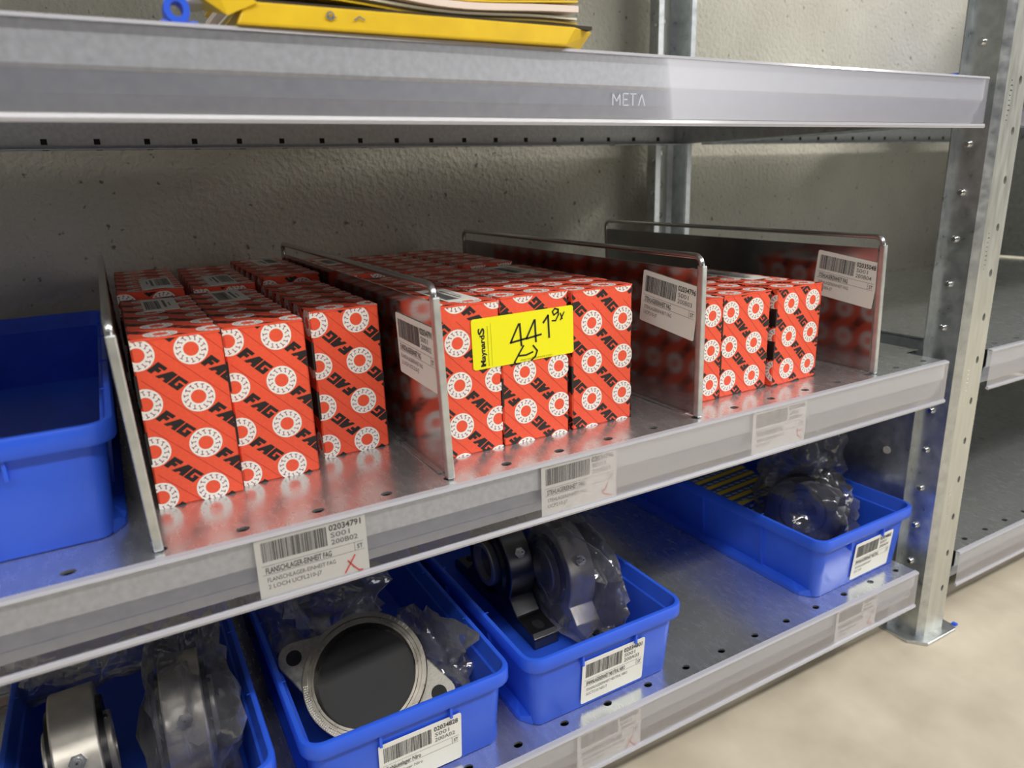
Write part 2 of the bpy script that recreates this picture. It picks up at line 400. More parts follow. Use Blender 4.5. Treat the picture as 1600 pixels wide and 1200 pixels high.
def shelf(label, z, xl, xr, xlf, xrf, hole0, railx=None, stamp=False):
    t = thing('metal_shelf', label, 'shelf', (0, 0, z))
    D = .50; hy = .0146
    d = MB()
    xs = [hole0+.05*k for k in range(-60, 60)]
    a, b = xlf+.002, xrf-.002
    def q(x0, x1, y0, y1): d.add([(x0, y0, 0), (x1, y0, 0), (x1, y1, 0), (x0, y1, 0)], [(0, 1, 2, 3)])
    q(xlf, xrf, 0.0015, hy-.006); holed_strip(d, [x for x in xs if a < x < b], hy-.006, hy+.006, 0, xlf, xrf)
    q(xlf, xrf, hy+.006, .048)
    # side strips with a few holes across the right end, then the main field
    q(xl, xr, .048, D-.02)
    holed_strip(d, [x for x in xs if xl < x < xr], D-.02, D-.008, 0, xl, xr); q(xl, xr, D-.008, D)
    d.build('deck', DECK, t)
    u = MB(); u.box(xl, xr, .05, D-.002, -.003, -.0021); u.box(xlf, xrf, .012, .0505, -.0362, -.0350); u.box(xlf, xrf, .0495, .0505, -.0350, -.0002)
    for k in (.17, .33): u.prism([(k-.03, -.003), (k+.03, -.003), (k+.02, -.018), (k-.02, -.018)], 'x', xl+.01, xr-.01)
    u.build('stiffener', GALV, t)
    # front lip: folded profile
    th = .0012
    prof = [(0.0015, 0), (0, -.0015), (0, -.0215), (.0022, -.0235), (.0034, -.0235), (.0012, -.021), (.0012, -.0016)]
    low = [(.0022, -.0235), (.0050, -.0345), (.0062, -.0362), (.0098, -.0455), (.022, -.0468), (.022, -.0456), (.0108, -.0443), (.0072, -.0355), (.0062, -.0340), (.0034, -.0235)]
    MB().prism(low, 'x', xlf, xrf).build('lip_groove', GROOVE, t)
    MB().prism(prof, 'x', xlf, xrf).build('front_lip', LIP, t)
    MB().prism([(D, 0), (D, -.040), (D-.016, -.040), (D-.016, -.0388), (D-.0012, -.0388), (D-.0012, 0)], 'x', xl+.0, xr).build('rear_lip', LIP, t)
    hm = MB()
    for x in xs:
        if xl+.02 < x < xr-.02: hm.box(x-.003, x+.003, D-.0018, D-.0011, -.034, -.028); hm.box(x-.002, x+.004, D-.0135, D-.0075, -.04035-.0001, -.0400)
    tag(hm.build('slot_row', HOLE, t), kind='stuff')
    for sx, lx in ((1, xr), (-1, xl)):
        s_ = MB(); s_.box(min(lx, lx-sx*.0012), max(lx, lx-sx*.0012), .052, D, -.040, 0); s_.build('side_lip', GALV, t)
    s_ = MB(); s_.box(xrf-.0012, xrf-.0001, .0036, .03, -.038, -.001); s_.build('corner_tab', GALV, t)
    if railx:
        x0, x1 = railx
        r = MB(); r.prism([(-.0036, -.0015), (-.0044, -.0015), (-.0044, -.0445), (-.0036, -.0445)], 'x', x0, x1)
        r.build('price_rail', RAIL, t)
        r = MB(); r.prism([(-.0052, -.0452), (-.0034, -.0448), (-.0026, -.0472), (-.0034, -.0492), (-.0052, -.0494), (-.0060, -.0474)], 'x', x0, x1)
        r.build('rail_edge', RAILEDGE, t)
        r = MB(); r.prism([(-.0044, -.0015), (-.0034, .0006), (.0012, .0010), (.0012, .0002), (-.0028, -.0003), (-.0036, -.0015)], 'x', x0, x1)
        r.build('rail_clip', RAILEDGE, t)
    if stamp:
        P = Print(); 
        for k, (a0, b0, a1, b1) in enumerate(((0, 0, 0, 1), (0, 1, .6, .3), (.6, .3, 1.1, 1), (1.1, 1, 1.1, 0), (1.6, 0, 1.6, 1), (1.6, 1, 2.4, 1), (1.6, .5, 2.2, .5), (1.6, 0, 2.4, 0), (2.7, 1, 3.6, 1), (3.1, 1, 3.1, 0), (4, 0, 4.5, 1), (4.5, 1, 5, 0))):
            P.stroke([(a0*.006, b0*.008), (a1*.006, b1*.008)], .0007, 0, 0)
        p = MB(); p.flat = True; P.lay_on(p, (stamp, .0019, -.0345), (1, 0, 0), (0, 0, 1)); p.build('stamped_mark', GALV, t)
    return t
ZB, ZT, ZN = -.2727, .3015, 0.0
XR, XRF = .695, .668
shelf('middle galvanised shelf board carrying the red cartons, front lip with label strip', 0, -.605, XR, -.578, XRF, -.2028, (-.57, XRF), .195)
shelf('bottom galvanised shelf board carrying the blue bins of metal parts', ZB, -.605, XR, -.578, XRF, .04876, (-.57, XRF))
shelf('top galvanised shelf board with the yellow carton lying on its edge', ZT, -.605, XR, -.578, XRF, -.19, (-.57, XRF), .19)
shelf('middle empty shelf board of the next bay right of the front post', 0, .757, 1.695, .757, 1.668, .8467, (.757, 1.668))
shelf('bottom empty shelf board of the next bay right of the front post', ZB, .757, 1.695, .757, 1.668, .80, (.757, 1.668))
shelf('top shelf board of the next bay right of the front post', ZT, .757, 1.695, .757, 1.668, .80, (.757, 1.668))

# ------------------------------------------------------------------ posts
def post(label, x0, x1, y0, y1, zb, zt, foot, front=True):
    """folded upright; front: web faces -y with a hole every 50 mm"""
    t = thing('upright_post', label, 'post', ((x0+x1)/2, (y0+y1)/2, zb))
    ox, oy = (x0+x1)/2, (y0+y1)/2
    hw, hd = (x1-x0)/2, (y1-y0)/2; H = zt-zb; th = .002; ch = .009
    # web plate with real holes
    w = MB(); s = -1 if front else 1; yw = s*hd
    def cellz(zc):
        n = 10; rx, rz_ = .0032, .0045; xc = .5*0+(.006 if front else 0)
        return n, rx, rz_, xc
    zs = []; z = .30118-.0516*0-zb
    zz = [z-.0516*k for k in range(-20, 30)]
    zz = sorted(a for a in zz if .03 < a < H-.03)
    xw = hw-ch; prev = 0
    for zc in zz:
        n = 16; a, b = zc-.010, zc+.010
        w.add([(-xw, yw, prev), (xw, yw, prev), (xw, yw, a), (-xw, yw, a)], [(0, 1, 2, 3)])
        xc = .0065
        inner = [(xc+.0030*cos(2*pi*k/n), yw, zc+.0046*sin(2*pi*k/n)) for k in range(n)]; outer = []
        for k in range(n):
            c, s2 = cos(2*pi*k/n), sin(2*pi*k/n); qx = (xw-xc if c > 0 else xw+xc); q = 1/max(abs(c), abs(s2))
            outer.append((xc+qx*c*q, yw, zc+.010*s2*q))
        w.add(inner+outer, [(k, (k+1) % n, n+(k+1) % n, n+k) for k in range(n)])
        low = [(p[0], yw-s*.003, p[2]) for p in inner]; w.add(inner+low, [(k, (k+1) % n, n+(k+1) % n, n+k) for k in range(n)])
        prev = b
    w.add([(-xw, yw, prev), (xw, yw, prev), (xw, yw, H), (-xw, yw, H)], [(0, 1, 2, 3)])
    w.build('post_web', POST, t)
    c = MB()
    yb = -s*hd
    outl = [(-xw, yw), (-hw, yw-s*.006), (-hw, yb), (-hw-.010, yb), (-hw-.010, yb+s*.0015), (-hw+.0015, yb+s*.0015), (-hw+.0015, yw-s*.007), (-xw, yw-s*.0012)]
    c.prism(outl, 'z', 0, H)
    c.prism([(-a, b) for a, b in outl][::-1], 'z', 0, H)
    c.build('post_flange', GALV, t)
    for zc in zz:
        if zb+zc > .52: continue
        k = MB(); k.lathe([(0, 0), (-.004, 0), (-.004, .0028), (-.0015, .0045), (0, .0045)], (-hw, (yb-s*-.0)*.25, zc-.012), 'x', 12)
        k.build('rivet', STUD, t, smooth=True)
    if foot:
        f = MB(); pr = [(-hw-.018, -hd+.006), (-hw-.002, -hd-.013), (hw+.002, -hd-.013), (hw+.008, -hd-.004), (hw+.010, hd+.02), (-hw-.018, hd+.02)]
        f.prism(pr, 'z', -.001, .003); f.build('foot_plate', GALV, t, bevel=.0008)
        g = MB(); g.box(hw+.006, hw+.011, -hd-.010, -hd-.004, .0025, .0055); tag(g.build('plastic_plug', BLUE, t), 'small blue plastic plug')
    if front:
        P = Print(); rr = random.Random(3)
        for zz0 in (.26, .10, -.06, -.21):
            for k in range(9):
                P.rect(-.001, zz0-zb+k*.005, .001+rr.choice((0, .002)), zz0-zb+k*.005+.0012, 0)
        p = MB(); p.flat = True; P.lay_on(p, (-.010, -hd, 0), (1, 0, 0), (0, 0, 1)); p.build('stamped_mark', STUD, t)
    return t
shelf('upper galvanised shelf board above the yellow carton', .66, -.605, XR, -.578, XRF, -.19, (-.57, XRF))
ZF = -.384
post('galvanised perforated upright post at the front, with foot plate on the beige floor', .697, .755, -.001, .040, ZF, .95, True)
post('dark rear upright post against the plaster wall, right of the red cartons', .672, .730, .505, .545, ZF, .95, False, False)
post('left front upright post of the shelving bay', -.665, -.607, -.001, .040, ZF, .95, True)
post('left rear upright post of the shelving bay', -.665, -.607, .505, .545, ZF, .95, False, False)
post('front upright post at the far right end of the next bay', 1.697, 1.755, -.001, .040, ZF, .95, True)
post('rear upright post at the far right end of the next bay', 1.672, 1.730, .505, .545, ZF, .95, False, False)
# steel side sheets hooked between the uprights
def side_sheet(label, x, z0, z1, hole=None):
    t = thing('side_panel', label, 'panel', (x, 0, z0))
    b = MB(); b.box(0, .0012, .046, .50, 0, z1-z0); b.build('panel_sheet', GALV, t)
    b = MB(); b.box(-.003, .0012, .500, .504, 0, z1-z0); b.build('sheet_fold', GALV, t)
    if hole:
        b = MB(); b.lathe([(0, .0), (-.0012, .0), (-.0012, .005), (0, .005)], (0, hole[0], hole[1]), 'x', 14); tag(b.build('sheet_hole', IVORY, t, smooth=True), 'pale oval hole in the sheet')
side_sheet('dark bluish steel side sheet beside the bin in the lowest compartment', .698, ZB+.058, ZB+.222, (.075, .074))
side_sheet('dark steel side sheet at the far end of the next bay, middle level', 1.699, .004, .262)
side_sheet('dark steel side sheet at the far end of the next bay, bottom level', 1.699, ZB+.004, -.040)
side_sheet('steel side sheet at the far end of the next bay, top level', 1.699, ZT+.004, .655)

# ------------------------------------------------------------------ dividers
def divider(label, x, lean, lab=None, y0=.0135, L=.475, H=.1465):
    t = thing('shelf_divider', label, 'divider', (x, y0, 0.0008), 0)
    t.rotation_euler = (0, lean, 0)
    r = .0027; Rb = .009
    pts = [(0, 0, .125)]
    for k in range(9):
        a = pi/2*k/8; pts.append((0, Rb-Rb*cos(a), H-Rb+Rb*sin(a)))
    pts.append((0, L/2, H))
    for k in range(9):
        a = pi/2*k/8; pts.append((0, L-Rb+Rb*sin(a), H-Rb+Rb*cos(a)))
    pts.append((0, L, .01))
    w = MB(); w.tube(pts, r, 12); w.build('wire_frame', WIRE, t, smooth=60)
    s = MB(); s.prism([(-.0029, -.0036), (.0029, -.0036), (.0029, .0026), (.0014, .0042), (-.0014, .0042), (-.0029, .0026)], 'z', 0, .1385)
    s.build('front_sleeve', GALV, t, bevel=.0009)
    p = MB(); p.box(-.0006, .0006, .005, L-.002, .0, .1345); p.build('sheet', PLATE, t)
    p = MB(); p.box(-.004, .0, .012, L-.01, 0, .0008); p.build('foot_flange', GALV, t)
    if lab:
        num, l3, nm, s2, ly, lz, ang = lab
        P = barcode_label_print(.076, .050, num, 'S001', l3, nm, nm, s2, None, int(num))
        o = rlabel('barcode_label', .076, .050, P, t, (-.0012, ly+.076, lz), (0, 0, 0), .002)
        # plane facing -X: local x -> -Y, small tilt in the sheet's plane
        o.matrix_local = Matrix.Translation((-.0016, ly+.074, lz)) @ Matrix.Rotation(-pi/2, 4, 'Z') @ Matrix.Rotation(ang, 4, 'Y')
        tag(o, 'white barcode label stuck on the sheet')
    return t
divider('leftmost galvanised divider, between the blue bin and the red cartons', -.1535, -.030)
divider('second galvanised divider from the left, its barcode label half behind its front edge', .0475, -.028,
        ('02034791', '200B02', 'FLANSCHLAGEREINHEIT FAG', '2 LOCH UCFL210-J7', .006, .067, .02))
divider('third galvanised divider from the left, right of the cartons with the yellow sticker', .2985, -.012,
        ('02034796', '200B03', 'STEHLAGEREINHEIT FAG', 'UCP210-J7', .008, .079, .12))
divider('rightmost galvanised divider, standing alone right of the short cartons', .5545, -.045,
        ('02035048', '200B04', 'STEHLAGEREINHEIT FAG', 'UCP205-J7', .008, .079, .12))

# ------------------------------------------------------------------ cartons
G1, G2, G3 = 'tall red bearing cartons in the left compartment', 'tall red bearing cartons with the yellow sticker', 'short red bearing cartons on the right'
LB = (.016, .118, .027, .072, False)
carton('bearing_carton', 'red bearing carton at front left, next to the leftmost divider, lettering upright', -.1485, .0785, 0, .0575, .202, .1225, 0, .003, .0088, False, None, G1, LB)
carton('bearing_carton', 'red bearing carton second from the leftmost divider in the front row', -.0895, .0870, 0, .0575, .206, .1215, 0, .003, .0088, False, None, G1, (.016, .128, .027, .075, False))
carton('bearing_carton', 'red bearing carton third from the left in front, lettering upside down', -.0222, .1080, 0, .0560, .190, .1225, 0, .003, .0095, True, None, G1, None)
carton('bearing_carton', 'rear red carton behind the first front carton, label near its front edge', -.1495, .300, 0, .0575, .203, .1270, -.01, .005, .012, True, None, G1, (.022, .012, .028, .088, True))
carton('bearing_carton', 'rear red carton behind the second front carton, label near its front edge', -.0840, .302, 0, .0575, .203, .1250, -.02, .005, .012, False, None, G1, (.016, .006, .027, .09, True))
carton('bearing_carton', 'rear red carton behind the upside down lettered one, label at its far end', -.0185, .303, 0, .0575, .203, .1290, 0, .005, .012, True, None, G1, (.02, .12, .027, .07, True))
carton('bearing_carton', 'red carton right of the second divider, label on its top front corner', .0545, .0486, 0, .0590, .203, .1250, 0, -.0125, .026, False, None, G2, (.022, .014, .027, .07, False), .004)
carton('bearing_carton', 'middle red carton under the yellow sticker, lettering upside down', .1146, .0486, 0, .0650, .203, .1265, 0, .0215, .0275, True, None, G2, None, .008)
carton('bearing_carton', 'right red carton of the three front ones with the yellow sticker', .1846, .0495, 0, .0648, .203, .1245, 0, .0205, .026, False, None, G2, (.018, .125, .03, .07, False), .008)
carton('bearing_carton', 'rear red carton near the second divider, label on its far top', .0545, .288, 0, .0620, .203, .1255, 0, .01, .026, True, None, G2, (.02, .11, .03, .07, False))
carton('bearing_carton', 'rear red carton behind the middle one of the sticker group', .1225, .278, 0, .0640, .203, .1240, 0, .02, .026, False, None, G2, None)
carton('bearing_carton', 'rear red carton next to the third divider behind the sticker group', .1905, .275, 0, .0640, .203, .1255, 0, .02, .026, True, None, G2, None)
carton('bearing_carton', 'short red carton half hidden by the third divider', .3035, .0435, 0, .0525, .180, .1015, 0, .0385, .0165, True, None, G3, None)
carton('bearing_carton', 'short red carton in the middle, lettering upside down', .3568, .0445, 0, .0655, .180, .1020, 0, .0105, .0165, True, None, G3, None)
carton('bearing_carton', 'short red carton furthest right, lettering upright, turned slightly', .4290, .0420, 0, .0700, .180, .1020, .03, .0215, .0165, False, None, G3, (.03, .06, .03, .1, False))

# ------------------------------------------------------------------ yellow sticker
def yellow_sticker():
    w, h = .0965, .0415
    P = Print()
    X = lambda a: a*w; Y = lambda b: (1-b)*h
    def st(pts, wd, mi=0): P.stroke([(X(a), Y(b)) for a, b in pts], wd, mi, 1)
    st([(.445, .22), (.36, .57), (.52, .53)], 0.00160); st([(.455, .22), (.465, .66)], 0.00174)
    st([(.60, .19), (.515, .54), (.665, .50)], 0.00160); st([(.605, .19), (.61, .63)], 0.00174)
    st([(.69, .27), (.74, .14), (.745, .59)], 0.00174)
    st([(.845, .05), (.81, .02), (.785, .08), (.80, .15), (.84, .10), (.845, .04)], 0.00130); st([(.845, .05), (.845, .16), (.815, .27), (.78, .26)], 0.00130)
    st([(.865, .13), (.885, .25)], 0.00116); st([(.905, .12), (.865, .27)], 0.00116)
    st([(.485, .67), (.435, .83), (.39, .98), (.405, 1.02), (.44, 1.02)], 0.00145); st([(.435, .86), (.51, .87), (.575, .83)], 0.00145); st([(.58, .70), (.62, .82), (.60, .93), (.555, 1.0)], 0.00145)
    # lettering along the left edge, running upwards
    for poly in text_polys('Maynard', .035):
        P.p.append((0, 0, [(X(.115)-b*h*.105, Y(.95)+a*h*.62) for a, b in poly]))
    for poly in text_polys('S', .03):
        P.p.append((0, 0, [(X(.115)-b*h*.14, Y(.325)+a*h*.14) for a, b in poly]))
    # slab serifs on the letters
    for b0 in (.94, .83, .60, .53): P.rect(X(.112), Y(b0), X(.118), Y(b0-.05), 0)
    for k in range(22): P.rect(X(.142), Y(.95-k*.036), X(.150), Y(.95-k*.036-.026), 1)
    P.rect(X(.176), Y(.96), X(.179), Y(.12), 1)
    P.text('maynardseurope.com', X(.45), Y(.975), h*.05, w*.32, 1)
    sh = MB(); o1 = [(x+w/2, 0, z+h/2) for x, z, _ in rrect(w/2, h/2, 0, .0022, 4)]; sh.loft([o1, [(x, .0003, z) for x, _, z in o1]])
    o = sh.build('lot_sticker', YEL); o.location = (.0885, .0479, .0705); o.rotation_euler = (0, -.012, 0)
    tag(o, 'yellow lot sticker with handwritten 441 9x across two red carton fronts', 'sticker')
    p = MB(); p.flat = True; P.lay_on(p, (0, 0, 0), (1, 0, 0), (0, 0, 1)); p.build('print', [PEN, OLIVE], o)
yellow_sticker()

# ------------------------------------------------------------------ labels in the rails
def rail_label(label, x, z, args, mark, w=.0745, h=.0455):
    P = barcode_label_print(w, h, *args, mark, int(args[0]))
    o = rlabel('shelf_label', w, h, P, None, (x, -.0030, z-.0462), (0, 0, 0), .0004); tag(o, label, 'label')
rail_label('large white barcode label in the middle shelf rail marked with a red X', -.1000, 0, ('02034791', 'S001', '200B02', 'FLANSCHLAGER-EINHEIT FAG', 'FLANSCHLAGER-EINHEIT FAG', '2 LOCH UCFL210-J7'), 'x')
rail_label('white barcode label in the middle of the middle shelf rail with a red tick', .1185, 0, ('02034796', 'S001', '200B03', 'STEHLAGEREINHEIT FAG', 'STEHLAGEREINHEIT FAG', 'UCP210-J7'), 'tick')
rail_label('rightmost white barcode label in the middle shelf rail', .3545, 0, ('02035048', 'S001', '200B04', 'STEHLAGEREINHEIT FAG', 'STEHLAGEREINHEIT FAG', 'UCP205-J7'), 'arrow', .0745)
rail_label('white barcode label in the bottom shelf rail under the middle blue bin', .1510, ZB, ('02034801', 'S001', '200A03', 'SPANNLAGEREINHEIT NEUTRAL NIRO', 'SPANNLAGEREINHEIT NEUTRAL NIRO', 'SUCT210 NEUT'), 'x')
rail_label('white barcode label in the bottom shelf rail under the right blue bin', .5140, ZB, ('02034802', 'S001', '200A04', 'SPANNLAGEREINHEIT NEUTRAL', 'SPANNLAGEREINHEIT', 'SUCT208'), 'tick')

# ------------------------------------------------------------------ blue bins
def bin_mesh():
    L = []
    def a(hw, hl, z, r): L.append(rrect(hw, hl, z, r))
    a(.078, .236, 0, .008); a(.0795, .2375, .0015, .010); a(.0845, .2430, .0665, .013); a(.0862, .2445, .0672, .013); a(.0905, .2490, .0672, .016)
    a(.0915, .2500, .0685, .017); a(.0915, .2500, .0785, .017); a(.0905, .2490, .0806, .016); a(.0885, .2470, .0812, .015); a(.0868, .2452, .0806, .013)
    a(.0862, .2446, .0785, .013); a(.0835, .2412, .0660, .012); a(.0815, .2390, .0650, .011); a(.0770, .2345, .0040, .008); a(.0755, .2330, .0030, .007)
    return MB().loft(L)
_bin = None
def blue_bin(label, x, y, z, rz=0, lab=None, lx=-.034, lz=.006):
    t = thing('storage_bin', label, 'bin', (x, y+.25, z+.0005), rz)
    global _bin
    if _bin is None:
        o = bin_mesh().build('bin_body', BLUE, t, smooth=40)
        rib = MB(); rib.box(-.0011, .0011, -.0030, .0030, -.0095, .004); rb = rib.build('front_rib', BLUE, t); rb.location = (-.031, -.2437, .0635)
        sr = MB(); sr.box(-.0022, .0022, -.0016, .0016, .008, .0665)
        ru = MB(); ru.loft([[(0, -.205, 0), (.009, -.215, 0), (.009, -.215, .006), (0, -.205, .012)], [(0, -.232, 0), (.0075, -.221, 0), (.0075, -.221, .005), (0, -.232, .010)]][::-1] + [[(0, .2, 0), (.009, .2, 0), (.009, .2, .006), (0, .2, .012)]])
        _bin = (o.data, rb.data, sr, ru)
        bodies = [o, rb]
    else:
        o = bpy.data.objects.new('bin_body', _bin[0]); COL.objects.link(o); o.parent = t
        rb = bpy.data.objects.new('front_rib', _bin[1]); COL.objects.link(rb); rb.parent = t; rb.location = (-.031, -.2437, .0635)
    r2 = bpy.data.objects.new('front_rib', _bin[1]); COL.objects.link(r2); r2.parent = t; r2.location = (.031, -.2437, .0635)
    for sx in (1, -1):
        m_ = MB(); m_.v = [(sx*(.0785+a), b, c) for a, b, c in _bin[3].v]; m_.f = _bin[3].f; m_.m = _bin[3].m; m_.build('runner', BLUE, t)
        for yy in (-.16, -.06, .06, .16):
            k = MB(); k.loft([[(sx*.079, yy-.0015, .01), (sx*.0822, yy-.0015, .01), (sx*.0822, yy+.0015, .01), (sx*.079, yy+.0015, .01)], [(sx*.084, yy-.0015, .0668), (sx*.0875, yy-.0015, .0668), (sx*.0875, yy+.0015, .0668), (sx*.084, yy+.0015, .0668)]])
            k.build('side_rib', BLUE, t)
            k = MB(); k.box(sx*.087-.0028, sx*.087+.0028, yy-.0004, yy+.0004, .0812-.0005, .0816); k.build('rim_notch', BLUE, t)
    if lab:
        P = barcode_label_print(.074, .050, *lab, None, int(lab[0]))
        o = rlabel('barcode_label', .074, .050, P, t, (lx, -.2392, lz), (radians(4.9), 0, 0), .0022)
        o.location = (lx, -.2387-.0009, lz); tag(o, 'white barcode label stuck on the bin front')
    return t
blue_bin('empty blue bin on the middle shelf left of the red cartons', -.2560, .037, 0)
BA = blue_bin('blue bin at lower left with two bagged bearing units', -.1940, .014, ZB)
BB = blue_bin('blue bin holding the large open steel ring housing', .0065, .014, ZB, 0, ('02034828', 'S001', '200A02', 'Gehäuselager Niro', 'Gehäuselager Niro', '(UCFL214)'), -.033, .004)
BC = blue_bin('blue bin in the middle of the bottom shelf with a bagged pillow block', .2010, .010, ZB, 0, ('02034801', 'S001', '200A03', 'SPANNLAGEREINHEIT NEUTRAL NIRO', 'SPANNLAGEREINHEIT NEUTRAL NIRO', 'SUCT210 NEUT'), -.030, .006)
BD = blue_bin('blue bin at the right end of the bottom shelf with a striped carton', .5840, .014, ZB, .02, ('02034802', 'S001', '200A04', 'SPANNLAGEREINHEIT NEUTRAL', 'SPANNLAGEREINHEIT', 'SUCT208'), -.018, .006)
# small screw lying in the empty bin
b = MB(); b.tube([(-.004, 0, .0015), (.004, .001, .0015)], .0009, 8); b.lathe([(-.0055, 0), (-.0055, .002), (-.004, .0025), (-.004, 0)], (0, 0, .0022), 'x', 10)
o = b.build('small_screw', STUD); o.location = (-.187, .115, .0037); tag(o, 'tiny shiny screw lying in the empty blue bin', 'screw')

# ------------------------------------------------------------------ bearing units
def pillow_block(name, label, loc, rot, sc=1.0, dark=False, wx=.0155, rr=.052):
    t = thing(name, label, 'bearing', loc, 0, None, rot); t.scale = (sc, sc, sc)
    m_ = DARKM if dark else STEELD
    prof = [(-.100, 0), (.100, 0), (.100, .012), (.094, .016), (.062, .018)]
    n = 28; zc = .058
    for k in range(n+1):
        a = -radians(28)+(pi+2*radians(28))*k/n; prof.append((rr*cos(a), zc+rr*sin(a)))
    prof += [(-.062, .018), (-.094, .016), (-.100, .012)]
    b = MB()
    for x0, x1 in ((-wx, wx),):
        # housing with bore: walls between outer profile and bore are closed by side rings below
        b.prism(prof, 'x', x0, x1)
    b.build('housing', m_, t, smooth=30, bevel=.0015)
    for s in (1, -1):
        c = MB(); x = s*wx
        c.lathe([(x, .041), (x+s*.004, .040), (x+s*.004, .035), (x+s*.001, .0345), (x-s*.002, .030), (x-s*.002, 0.0)], (0, 0, zc), 'x', 40); c.build('seal_ring', RUBBER, t, smooth=40)
        c = MB(); c.lathe([(x-s*.002, .0265), (x+s*.007, .0265), (x+s*.008, .0255), (x+s*.008, .0205), (x-s*.010, .0200)], (0, 0, zc), 'x', 40); c.build('inner_ring', STEELD, t, smooth=40)
        c = MB(); c.lathe([(0, .0), (0, .003), (s*.0012, .0025), (s*.0012, 0)], (x+s*.004, 0, zc+.0262), 'z', 10); c.build('set_screw', DARKM, t, smooth=40)
    g = MB(); a = radians(148); d = Vector((0, cos(a), sin(a))); p = Vector((0, 0, zc))+d*(rr-.001)
    g.tube([p, p+d*.004], .0062, 6); g.tube([p+d*.004, p+d*.009], .0036, 12); g.tube([p+d*.009, p+d*.0105], .0022, 12); g.build('grease_nipple', STUD, t)
    g = MB(); g.tube([p+d*.0105, p+d*.0107], .0009, 10); g.build('nipple_bore', HOLE, t)
    for y in (-.082, .082):
        c = MB(); c.prism([(y+.012*cos(2*pi*k/20)+0, .0) for k in range(0)], 'z', 0, 1) if False else None
        c.loft([[(.0062*cos(2*pi*k/20), y+.0085*sin(2*pi*k/20), .0166-.001*abs(y)) for k in range(20)], [(.0060*cos(2*pi*k/20), y+.0083*sin(2*pi*k/20), .0172) for k in range(20)]]); c.build('slot_hole', HOLE, t)
    return t
ZI = ZB+.0042
pillow_block('pillow_block', 'bare steel bearing unit with grease nipple in the lower left blue bin', (-.2330, .128, ZI), (0, 0, .05), 1.0)
pillow_block('pillow_block', 'bearing unit wrapped in clear film, right one in the lower left blue bin', (-.1560, .132, ZI), (0, 0, -.04), 1.0)
pillow_block('pillow_block', 'dark bearing unit at the left in the middle bottom blue bin', (.1930, .215, ZI), (0, 0, .0), 1.0, True)
pillow_block('pillow_block', 'bagged pale pillow block at the right in the middle bottom blue bin', (.2430, .165, ZI), (0, 0, -.06), 1.0)

# flange ring housing in bin B
def flange():
    t = thing('flange_housing', 'large open steel ring housing leaning in the second bottom blue bin', 'bearing', (-.010, .0985, -.2095), 0, None, (radians(38), radians(-13), radians(-8)))
    t.rotation_euler = (Matrix.Rotation(radians(-8), 3, 'Z') @ Matrix.Rotation(radians(-13), 3, 'Y') @ Matrix.Rotation(radians(38), 3, 'X') @ Matrix.Rotation(radians(-38), 3, 'Z')).to_euler(); t.scale = (.88, .88, .88)
    b = MB(); b.lathe([(-.014, .056), (-.014, .062), (.004, .0635), (.006, .0625), (.006, .058), (.004, .0575), (.004, .0545), (.005, .054), (.005, .0515), (-.004, .050), (-.014, .050), (-.014, .056)], (0, 0, 0), 'z', 64)
    b.build('ring', RINGM, t, smooth=30)
    b = MB(); b.lathe([(-.0125, .0505), (-.0135, .020), (-.0135, 0)], (0, 0, 0), 'z', 48); b.build('bore_seal', RUBBER, t, smooth=40)
    for s in (1, -1):
        c = MB(); hw = .030
        outl = [(s*.054*cos(radians(q)), .054*sin(radians(q))) for q in range(56, -57, -14)] + [(s*.072, -.022)] + [(s*(.078+.017*cos(a)), .017*sin(a)) for a in [radians(-70+14*k) for k in range(11)]] + [(s*.072, .022)]
        c.prism(outl, 'z', -.013, -.002); c.build('ear', CAST, t, bevel=.0015)
        c = MB(); c.loft([[(s*.078+.008*cos(2*pi*k/20), .008*sin(2*pi*k/20), -.0019) for k in range(20)], [(s*.078+.008*cos(2*pi*k/20), .008*sin(2*pi*k/20), -.0015) for k in range(20)]]); c.build('bolt_hole', HOLE, t)
    c = MB(); rr = random.Random(5)
    for k in range(26):
        a = radians(205+k*2.2); 
        for q in range(3):
            r0 = .0575+.0017*q; c.box(-.0004, .0004, -.0006, .0006, .0058, .0066+.0004*rr.random()); c.xf(Matrix.Rotation(a, 4, 'Z') @ Matrix.Translation((r0+rr.uniform(-.0004, .0004), 0, 0)), len(c.v)-8)
    c.build('knurled_mark', IVORY, t)
    c = MB()
    for k, w in enumerate((1, .5, 1, .3, .8)):
        c.box(-.0016*w, .0016, -.0005, .0005, .0060, .0066); c.xf(Matrix.Rotation(radians(62+k*5), 4, 'Z') @ Matrix.Translation((.0602, 0, 0)), len(c.v)-8)
    c.build('cast_letter', STEELD, t)
flange()

# black bearing in bin D and striped carton
t = thing('bagged_bearing', 'black bearing wrapped in crinkled film in the right blue bin', 'bearing', (.600, .115, -.217), 0, None, (radians(12), radians(14), radians(25)))
b = MB(); b.lathe([(-.02, .030), (-.02, .046), (-.017, .050), (.017, .050), (.02, .046), (.02, .030), (-.02, .030)], (0, 0, 0), 'x', 44); b.build('outer_ring', DARKM, t, smooth=35)
b = MB(); b.lathe([(-.022, .018), (-.022, .027), (.022, .027), (.022, .018), (-.022, .018)], (0, 0, 0), 'x', 40); b.build('inner_ring', DARKM, t, smooth=35)
b = MB(); b.lathe([(-.017, .026), (-.017, .031), (.017, .031), (.017, .026)], (0, 0, 0), 'x', 40); b.build('seal_ring', RUBBER, t, smooth=35)
t = thing('striped_carton', 'yellow and blue striped carton lying in the right blue bin', 'box', (.512, .175, ZI), -.16)
b = MB(); b.box(0, .105, 0, .20, 0, .058); b.build('carton', NAVY, t, bevel=.001)
P = Print()
